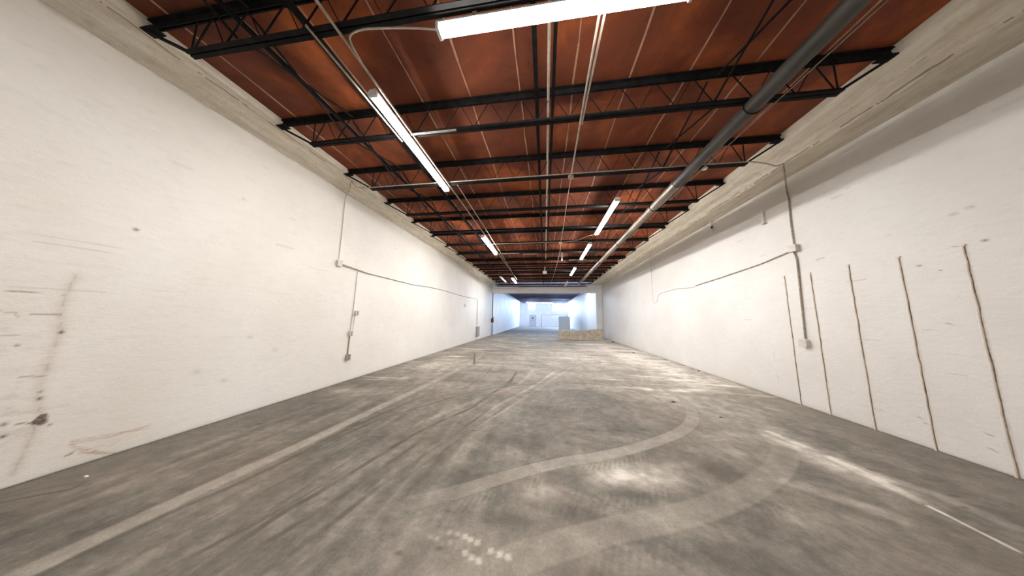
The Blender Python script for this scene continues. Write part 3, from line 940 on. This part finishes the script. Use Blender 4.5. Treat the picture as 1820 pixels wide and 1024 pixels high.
for i, (x, y) in enumerate(((-1.93, -3.4), (1.52, -3.2))):   # unseen lamps added behind the camera to light the near walls
    o = copy_tree(lampproto); o.location = (x, y, ZL); o.rotation_euler = (0, 0, 0)
    tag(o, 'lit twin-tube lamp added out of view behind the camera', 'ceiling lamp', 'added lamps behind the camera')
M_tube_added = emit('added_cool_fluorescent_tube', (.72, .84, 1.0), TUBE * .9)
cool = make_lamp('fluorescent_lamp')
for ch in [c for c in C.objects if c.parent == cool and c.name.startswith('fluorescent_tube')]:
    ch.data = ch.data.copy(); ch.data.materials[0] = M_tube_added
for i, (x, y) in enumerate(((-2.2, 22.2), (.9, 22.2), (-3.0, 38.51), (-.8, 38.51), (2.3, 23.48))):  # cool lamps added to brighten the far room
    o = cool if i == 0 else copy_tree(cool)
    o.location = (x, y - .03, ZL); o.rotation_euler = (0, 0, math.radians(-90))
    tag(o, ('cool strip lamp added out of sight behind the white beam' if i < 2 else 'bluish-white lamp added under the ceiling of the far room'), 'ceiling lamp', ('added lamps behind the beam' if i < 2 else 'added lamps in the far room'))
off = make_lamp('fluorescent_lamp', False, 2.1)
off.location = (1.54, 16.3, ZL); tag(off, 'unlit white strip lamp at the far end of the right row, by the beam', 'ceiling lamp')
o = copy_tree(off); o.location = (-2.75, 14.2, ZL); tag(o, 'unlit strip lamp left of the farthest lit lamp', 'ceiling lamp')
o = copy_tree(off); o.location = (-4.2, 19.14, ZL); o.rotation_euler = (0, 0, math.radians(-90)); tag(o, 'unlit white strip lamp crosswise in the far left corner, before the beam', 'ceiling lamp')


def obj1(name, mb, m, label, cat, group=None, parts=()):
    o = mb.build(name, m); tag(o, label, cat, group); return o


def arc_pts(pts, n=8):
    P = smooth_poly([tuple(p) for p in pts], n)
    return [tuple(p) for p in P]


# cables and conduits on the ceiling
zc = BOT_Z - .014
whip = arc_pts([(-.93, 1.665, 4.02), (-1.12, 1.64, 4.035), (-1.40, 1.60, 4.03), (-1.60, 1.585, 4.03), (-1.74, 1.61, 4.035), (-1.80, 1.68, 4.04), (-1.83, 1.84, 4.045)], 8)
obj1('power_cable', MB().tube(whip, .0075, 8), M_cable, 'pale curved cable looping left from the end of the crosswise lamp', 'cable')
obj1('electrical_conduit', MB().tube([(-1.83, YN + .05, zc), (-1.84, 2.0, zc), (-1.84, 8, zc), (-1.84, 15.5, zc)], .013, 8), M_cond, 'straight conduit running along just right of the left lamp row', 'conduit')
obj1('electrical_conduit', MB().tube([(-2.09, 1.50, zc), (-2.08, 2.08, zc), (-2.07, 2.9, zc)], .011, 8), M_cond, 'short pale conduit just left of the nearest left-row lamp', 'conduit')
obj1('electrical_conduit', MB().tube([(-1.68, 4.1, zc), (-1.70, 6.8, zc), (-1.74, 9.5, zc), (-1.80, 12.5, zc)], .009, 8), M_cond, 'thin second conduit converging on the left lamp row past its first lamp', 'conduit')
obj1('electrical_conduit', MB().tube([(.055, YN + .05, 4.395), (.052, 4, 4.395), (.045, 11.5, 4.395)], .017, 8), M_cond, 'pale conduit along the middle of the ceiling between two dark bars', 'conduit')
obj1('electrical_conduit', MB().tube([(.455, YN + .05, zc), (.462, 2.60, zc), (.470, 4.08, zc - .01)], .0115, 8), M_cond, 'left of the two close conduits right of centre', 'conduit')
obj1('electrical_conduit', MB().tube([(.515, YN + .05, zc), (.505, 1.8, zc), (.490, 2.55, zc), (.488, 2.9, zc)], .0115, 8), M_cond, 'right of the two close conduits, ending where they meet', 'conduit')
obj1('junction_box', MB().tube([(.47, 4.04, 4.0), (.47, 4.04, 4.045)], .05, 12), M_cond, 'small round junction box where the centre-right conduit meets the crosswise one', 'junction box')
# crosswise conduit at the third joist
cx_ = arc_pts([(-4.36, 4.44, 4.36), (-4.20, 4.28, 4.36), (-4.02, 4.12, 4.30), (-3.82, 4.022, 4.12), (-3.6, 4.022, 4.075), (-2.9, 4.022, 4.075)], 5) + [(-1.0, 4.022, 4.075), (1.0, 4.022, 4.075), (2.2, 4.022, 4.075)] + \
    arc_pts([(3.0, 4.022, 4.075), (3.3, 4.03, 4.075), (3.6, 4.11, 4.075), (3.85, 4.24, 4.10), (4.02, 4.34, 4.18), (4.14, 4.42, 4.245)], 6)
obj1('electrical_conduit', MB().tube(cx_, .010, 8), M_cond, 'crosswise conduit along the third joist from wall to wall', 'conduit')
obj1('electrical_conduit', MB().tube([(-1.95, 2.79, zc), (-1.2, 2.79, zc)], .013, 8), M_cond, 'short pale conduit stub on the second joist right of the long lamp', 'conduit')
ys6 = Y0 + 5 * PITCH
obj1('electrical_conduit', MB().tube([(-1.9, ys6 - .06, zc), (-.6, ys6 - .06, zc), (.53, ys6 - .06, zc)], .011, 8), M_cond, 'pale crosswise conduit under the sixth joist, ending at a round box', 'conduit')
wire = arc_pts([(1.52, 7.01, 4.0), (1.30, 7.1, 3.985), (1.05, 7.5, 4.0), (.8, 7.7, 4.03), (.53, ys6 - .06, 4.03)], 8)
obj1('power_cable', MB().tube(wire, .006, 8), M_cable, 'sagging pale cable from the right lamp row to a round box', 'cable')
obj1('junction_box', MB().tube([(.53, ys6 - .06, 3.98), (.53, ys6 - .06, 4.04)], .06, 12), M_cond, 'round box on the sixth joist at the end of the sagging cable', 'junction box')
obj1('electrical_conduit', MB().tube([(.475, 4.12, zc), (.485, 5.2, zc - .03), (.52, 6.4, zc - .01), (.53, ys6 - .12, zc)], .006, 8), M_cable, 'thin wire running on from the round box at the third joist to the sixth', 'wire')
pc = empty('pull_cord', (.66, 9.08, 0)); tag(pc, 'thin looped pull cord with a pale plug hanging right of centre', 'cord')
MB().tube(arc_pts([(-.02, -.02, 4.06), (-.03, 0, 3.9), (.0, .02, 3.78), (.03, .02, 3.9), (.02, 0, 4.05)], 6), .006, 6).build('loop', M_cable, pc)
MB().tube([(0, .02, 3.72), (0, .02, 3.79)], .028, 8).build('plug', M_box, pc)
obj1('electrical_conduit', MB().tube(arc_pts([(.53, ys6, zc), (.58, 9, zc), (.55, 12, zc - .02), (.44, 17.5, zc)], 5), .007, 6), M_cable, 'thin wire continuing from the sixth joist toward the beam', 'wire')
bx_ = empty('hanging_box', (0, 11.75, 0)); tag(bx_, 'small pale box hanging from the centre of the ceiling in front of the beam', 'box')
MB().bbox(-.10, .10, -.06, .06, 3.72, 3.86, .008).build('body', M_box, bx_)
MB().tube(arc_pts([(0, 0, 3.86), (-.02, 0, 3.93), (.02, -.03, 3.99), (.0, -.12, 4.02), (0, -.14, 4.06)], 5), .012, 6).build('stem', M_box, bx_)
for x0, x1, yj, lb in ((1.05, 1.75, Y0 + 7 * PITCH, 'pale conduit stub on the eighth joist beside the right lamps'), (-1.85, -1.0, Y0 + 6 * PITCH, 'pale conduit stub on the seventh joist right of the left lamps')):
    obj1('electrical_conduit', MB().tube([(x0, yj - .055, zc), (x1, yj - .055, zc)], .012, 6), M_cond, lb, 'conduit')
# patched board on the deck
obj1('ceiling_patch', MB().box(-1.02, -.35, 10.42, 11.0, DECK - .02, DECK), M_patch, 'tan square board fixed to the ceiling left of centre', 'board')

# big pipe
PX, PZ, PR = 2.385, 3.965, .083
pipe = empty('ceiling_pipe', (PX, 0, PZ)); tag(pipe, 'thick grimy pipe hung under the joists along the right side', 'pipe')
MB().tube([(0, YN + .05, 0), (0, 4.42, 0)], PR, 24).build('pipe_run', M_pipe_dark, pipe)['label'] = 'darker near length of pipe'  # near run has a darker colour than the far run
MB().tube([(0, 4.42, 0), (0, 17.2, 0)], PR, 24).build('pipe_run', M_pipe, pipe)
MB().tube([(0, 4.36, 0), (0, 4.48, 0)], PR + .008, 24).build('coupling_sleeve', M_pipe, pipe)
for y in (.9, 5.72, 11.7):
    MB().tube([(0, y - .045, 0), (0, y - .045, 0), (0, y + .045, 0)], PR + .014, 24).build('coupling', M_ring, pipe)
    MB().tube([(0, y + .045, 0), (0, y + .12, 0)], PR + .006, 24).build('coupling_sleeve', M_pipe, pipe)
for j in range(1, 13, 2):
    y = Y0 + PITCH * j - .03
    h = MB()
    ring = [((PR + .006) * math.cos(a), y, (PR + .006) * math.sin(a)) for a in np.linspace(0, 2 * math.pi, 20)]
    h.tube(ring, .006, 6); h.tube([(0, y, PR), (0, y, BOT_Z - PZ + .01)], .006, 6)
    h.build('hanger_strap', M_steel, pipe)
obj1('sprinkler_line', MB().tube([(2.72, 1.0, 4.045), (2.66, 3.6, 4.045), (2.62, 4.3, 4.045), (2.58, 5.5, 4.045), (2.56, 7.2, 4.045)], .007, 6), M_cond, 'thin wire beside the right edge of the thick pipe', 'wire')
dd = empty('ceiling_detector', (2.60, 3.98, 3.97)); tag(dd, 'small round white disc hanging beside the thick pipe', 'detector')
MB().tube([(0, 0, -.012), (0, 0, 0), (0, 0, .02)], [.03, .045, .04], 14).build('disc', M_fix, dd)
MB().tube([(0, 0, .02), (0, 0, .075)], .008, 8).build('stem', M_cond, dd)


# ------------------------------------------------------------------ left wall electrics
def ebox(name, x, y, z, sx, syy, sz, label, cat, side, m=M_box, socket=True, group=None):
    """surface box on a wall; side=+1 sticks out toward +x"""
    o = empty(name, (x, y, z)); tag(o, label, cat, group)
    x0, x1 = (0, sx) if side > 0 else (-sx, 0)
    MB().bbox(x0, x1, -syy / 2, syy / 2, -sz / 2, sz / 2, .006).build('body', m, o)
    fx = x1 if side > 0 else x0
    cv = MB(); cv.bbox(min(fx, fx + side * .006), max(fx, fx + side * .006), -syy / 2 - .004, syy / 2 + .004, -sz / 2 - .004, sz / 2 + .004, .002); cv.build('cover_plate', m, o)
    if socket:
        sk = MB()
        for dz in (-sz * .22, sz * .22):
            sk.tube([(fx + side * .004, 0, dz), (fx + side * .0085, 0, dz)], min(syy, sz) * .20, 10)
        sk.build('socket', M_slot, o)
    return o


wx = XL + .016
obj1('wall_conduit', MB().tube(arc_pts([(-4.36, 4.46, 4.375), (-4.46, 4.50, 4.30), (wx, 4.52, 4.20), (wx, 4.51, 4.0)], 5) + [(wx, 4.52, 3.3), (wx, 4.52, 2.70)], .0075, 8), M_wcond_l,
     'thin conduit dropping from the ledge to a round box on the left wall', 'conduit')
ebox('junction_box', XL, 4.52, 2.64, .06, .11, .13, 'pale junction box on the left wall where the conduits meet', 'junction box', 1, socket=False)
run = [(wx, 4.58, 2.64), (wx, 5.2, 2.60), (wx, 5.5, 2.585), (wx, 7.08, 2.585), (wx, 7.6, 2.59), (wx, 8.6, 2.65), (wx, 10.15, 2.68), (wx, 12.4, 2.66), (wx, 15.4, 2.71)]
obj1('wall_conduit', MB().tube(arc_pts(run, 6), .0125, 8), M_wcond, 'long wavy conduit running along the left wall from the junction box', 'conduit')
obj1('wall_conduit', MB().tube([(wx, 4.58, 2.615), (wx, 5.05, 2.59), (wx, 5.5, 2.565)], .008, 8), M_wcond_l, 'short second conduit under the start of the wavy one on the left wall', 'conduit')
obj1('wall_conduit', MB().tube([(wx, 5.07, 2.57), (wx, 5.06, 1.8), (wx, 5.03, 1.14)], .0075, 8), M_wcond_l, 'thin conduit hanging down the left wall to the middle outlet', 'conduit')
ebox('outlet_box', XL, 5.15, 1.56, .05, .09, .11, 'small pale outlet box on the left wall, highest of three', 'outlet', 1)
ebox('outlet_box', XL, 5.03, 1.08, .05, .09, .12, 'middle outlet box of three on the left wall', 'outlet', 1)
ebox('outlet_box', XL, 5.02, .54, .05, .10, .13, 'lowest outlet box of three on the left wall, near the floor', 'outlet', 1, M_grey)
obj1('wall_conduit', MB().tube([(wx, 5.03, 1.02), (wx, 5.02, .61)], .012, 8), M_wcond, 'stubby conduit joining the two lower outlets on the left wall', 'conduit')
obj1('wall_conduit', MB().tube([(wx, 5.12, 1.50), (wx, 5.10, 1.16)], .006, 8), M_wcond_l, 'very short conduit below the highest outlet on the left wall', 'conduit')
obj1('wall_conduit', MB().tube([(wx, 15.45, 2.68), (wx, 15.5, 1.0)], .016, 8), M_wcond, 'far conduit dropping to the grey panel on the left wall', 'conduit')
ep = empty('breaker_cabinet', (XL, 15.6, .55)); tag(ep, 'grey electrical panel low on the left wall near the beam', 'electrical panel')
MB().bbox(0, .12, -.25, .25, -.32, .34, .01).build('body', M_grey, ep)
MB().bbox(.12, .13, -.23, .23, -.30, .32, .004).build('door', M_grey, ep)
# corner pipe with dark red box at the beam
obj1('corner_pipe', MB().tube([(-4.47, 19.93, 0), (-4.47, 19.93, 3.62)], .035, 10), M_ring, 'dark vertical pipe at the left end of the white beam', 'pipe')
fe = empty('fire_extinguisher', (-4.40, 19.80, 0)); tag(fe, 'small dark red extinguisher on the dark pipe by the beam', 'extinguisher')
MB().tube([(0, 0, 1.05), (0, 0, 1.08), (0, 0, 1.42), (0, 0, 1.47), (0, 0, 1.50)], [.05, .075, .075, .05, .02], 12).build('cylinder', M_red, fe)
MB().box(-.02, .06, -.015, .015, 1.50, 1.55).build('valve', M_steel, fe)
MB().box(-.14, -.05, -.02, .02, 1.10, 1.40).build('wall_bracket', M_steel, fe)

# ------------------------------------------------------------------ right wall electrics
rx = XR - .018
top = arc_pts([(4.14, 4.42, 4.245), (4.20, 4.49, 4.225), (4.26, 4.55, 4.21), (4.42, 4.72, 4.17), (4.59, 4.91, 4.02), (rx, 4.92, 3.80)], 5)
obj1('wall_conduit', MB().tube(top + [(rx, 4.94, 3.4), (rx, 4.94, 2.93)], .0125, 8), M_wcond, 'conduit dropping from the ledge down the right wall to a square box', 'conduit')
ebox('junction_box', XR, 4.93, 2.86, .07, .13, .12, 'pale square junction box high on the right wall', 'junction box', -1, socket=False)
obj1('wall_conduit', MB().tube(arc_pts([(rx, 4.96, 2.80), (rx, 4.93, 2.66), (rx, 4.93, 2.5)], 5) + [(rx, 4.95, 1.9), (rx, 4.96, 1.55), (rx, 4.97, 1.20)], .0135, 8), M_wcond, 'dark-edged conduit hanging from the square box to an outlet on the right wall', 'conduit')
ebox('outlet_box', XR, 4.97, 1.13, .07, .12, .12, 'grey-sided outlet box at mid height between battens on the right wall', 'outlet', -1, M_box, socket=False)
obj1('wall_conduit', MB().tube([(rx, 5.0, 2.83), (rx, 5.66, 2.73), (rx, 6.8, 2.64), (rx, 7.90, 2.57)], .0125, 8), M_wcond, 'sloping conduit running away from the square box along the right wall', 'conduit')
obj1('wall_wire', MB().tube([(4.18, 9.85, 4.235), (4.40, 10.3, 4.225), (rx, 10.86, 4.1), (rx, 10.86, 3.2), (rx, 10.84, 2.25), (rx, 10.75, 2.20), (rx, 10.5, 2.23), (rx, 10.35, 2.50), (rx, 10.2, 2.57), (rx, 9.1, 2.60), (rx, 8.9, 2.60), (rx, 7.96, 2.52)], .0055, 6), M_wcond_l,
     'thin loose wire drooping in a hook on the right wall', 'wire')
br = empty('wall_bracket', (XR, 5.46, 3.70)); tag(br, 'small white vertical bracket high on the right wall', 'bracket')
MB().bbox(-.05, 0, -.012, .012, -.14, .14, .003).build('upright', M_fix, br)
MB().box(-.055, 0, -.05, .02, -.155, -.142).build('foot', M_wcond, br)
br = empty('wall_bracket', (XR, 6.95, 4.12)); tag(br, 'dark rusty bracket hanging under the right ledge', 'bracket')
MB().box(-.10, 0, -.02, .02, .10, .14).box(-.055, -.03, -.012, .012, -.16, .11).build('upright', M_batten, br)
MB().tube([(-.045, 0, -.02), (-.045, 0, -.05), (-.045, 0, -.09)], [.02, .035, .015], 8).build('rusty_knob', M_ring, br)

# battens
BT = [(3.215, 2.38), (3.705, 2.37), (4.23, 2.38), (4.76, 2.36), (5.215, 2.38)]
names = ['nearest the camera', 'second from the camera', 'middle one of five', 'fourth from the camera', 'farthest from the camera']
for (y, zt), nm in zip(BT, names):
    b = MB(); r = random.Random(int(y * 100))
    pts = []
    for k in range(25):
        z = zt * k / 24
        pts.append((z, r.uniform(-.004, .004)))
    vs = []; fs = []
    for z, jx in pts:
        vs += [(XR, y - .011 + jx, z), (XR - .010, y - .009 + jx, z), (XR - .013, y + jx, z), (XR - .010, y + .009 + jx, z), (XR, y + .011 + jx, z)]
    for k in range(24):
        for i in range(4): a = k * 5 + i; fs.append((a, a + 1, a + 6, a + 5))
    fs.append((120, 121, 122, 123, 124))
    b.add(vs, fs)
    o = b.build('wall_batten', M_batten)
    tag(o, 'brown-edged vertical batten on the right wall, %s' % nm, 'batten', 'vertical battens on the right wall')
    e = MB(); vs = []; fs = []  # brown strip down the near edge of the batten
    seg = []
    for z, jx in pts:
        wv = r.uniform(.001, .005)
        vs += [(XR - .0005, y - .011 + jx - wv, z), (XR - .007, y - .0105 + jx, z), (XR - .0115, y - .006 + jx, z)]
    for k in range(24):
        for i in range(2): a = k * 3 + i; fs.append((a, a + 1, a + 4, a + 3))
    e.add(vs, fs); ee = e.build('brown_edge', M_batten_edge, o)
    MB().box(XR - .016, XR, y - .02, y + .02, zt - .012, zt + .010).build('top_clip', M_batten, o)

# ------------------------------------------------------------------ low block, partition and stub
r = random.Random(9)
def low_block():
    mb = MB(); nx, nz = 26, 6
    x0, x1, y0, y1 = .98, 4.12, 17.75, 18.5
    def topz(x): return .66 + .05 * math.sin(x * 1.7 + 1) + .05 * (x - x0) / 3
    vs = []; fs = []
    cols = [x0 + (x1 - x0) * i / nx for i in range(nx + 1)]
    prof = []
    for x in cols:
        t = topz(x)
        prof = [(y0, 0), (y0 + .01, t * .35), (y0 + .0, t * .7), (y0 + .03, t * .95), (y0 + .10, t), (y1 - .1, t + .01), (y1, t * .95), (y1, 0)]
        for (y, z) in prof:
            vs.append((x + (r.uniform(-.01, .01) if x0 < x < x1 else 0), y + r.uniform(-.014, .014), max(0, z + (r.uniform(-.014, .014) if z > 0 else 0))))
    n = len(prof)
    for i in range(nx):
        for k in range(n):
            a = i * n + k; b2 = i * n + (k + 1) % n
            fs.append((a, b2, b2 + n, a + n))
    fs.append(tuple(range(n))[::-1]); fs.append(tuple(range(nx * n, nx * n + n)))
    mb.add(vs, fs)
    return mb


obj1('concrete_curb', low_block(), M_conc, 'low dusty beige concrete block on the floor before the far right wall', 'block')
pt = empty('partition_panel', (0, 31.0, 0)); tag(pt, 'white waist-high partition standing beyond the beige block', 'partition')
MB().bbox(1.75, 3.10, 0, .08, 0, 1.78, .01).build('panel', M_roll, pt)
MB().box(3.10, 3.16, -.01, .09, 0, 1.82).build('post', M_grey, pt)
stb = empty('floor_mark_stub', (-2.25, 7.57, 0)); tag(stb, 'short grey stub standing in for a dark upright mark at the left', 'post')  # stub built in place of a thin dark upright mark
MB().bbox(-.03, .03, -.03, .03, 0, .36, .004).build('shaft', M_grey, stb)
MB().box(-.06, .06, -.06, .06, 0, .008).build('foot_plate', M_grey, stb)
# crumbs of debris
for i, (x, y, sx, m, lb) in enumerate(((-4.17, 1.80, .022, M_fix, 'small white chip of debris on the floor by the left wall'), (2.34, 4.94, .05, M_ring, 'small dark lump of debris on the floor inside the pale arc'),
                                       (3.98, 11.6, .07, M_ring, 'dark crumb of debris by the foot of the right wall, far off'), (4.45, 16.6, .12, M_ring, 'dark lump at the foot of the right wall beside the beige block'),
                                       (4.55, 8.0, .05, M_ring, 'tiny dark stone at the foot of the right wall, midway'), (2.72, 4.32, .03, M_slot, 'tiny dark chip outside the pale arc'))):
    rr = random.Random(i); mb = MB(); vs = []
    for a in range(7):
        t = 2 * math.pi * a / 7; q = sx * rr.uniform(.6, 1.1); vs.append((q * math.cos(t), q * .6 * math.sin(t), 0))
    for a in range(7):
        t = 2 * math.pi * a / 7; q = sx * rr.uniform(.3, .7); vs.append((q * math.cos(t), q * .5 * math.sin(t), sx * rr.uniform(.25, .45)))
    fs = [(a, (a + 1) % 7, (a + 1) % 7 + 7, a + 7) for a in range(7)] + [tuple(range(7, 14)), tuple(range(7))[::-1]]
    mb.add(vs, fs); o = mb.build('debris_chip', m, None, (x, y, .0)); tag(o, lb, 'debris')
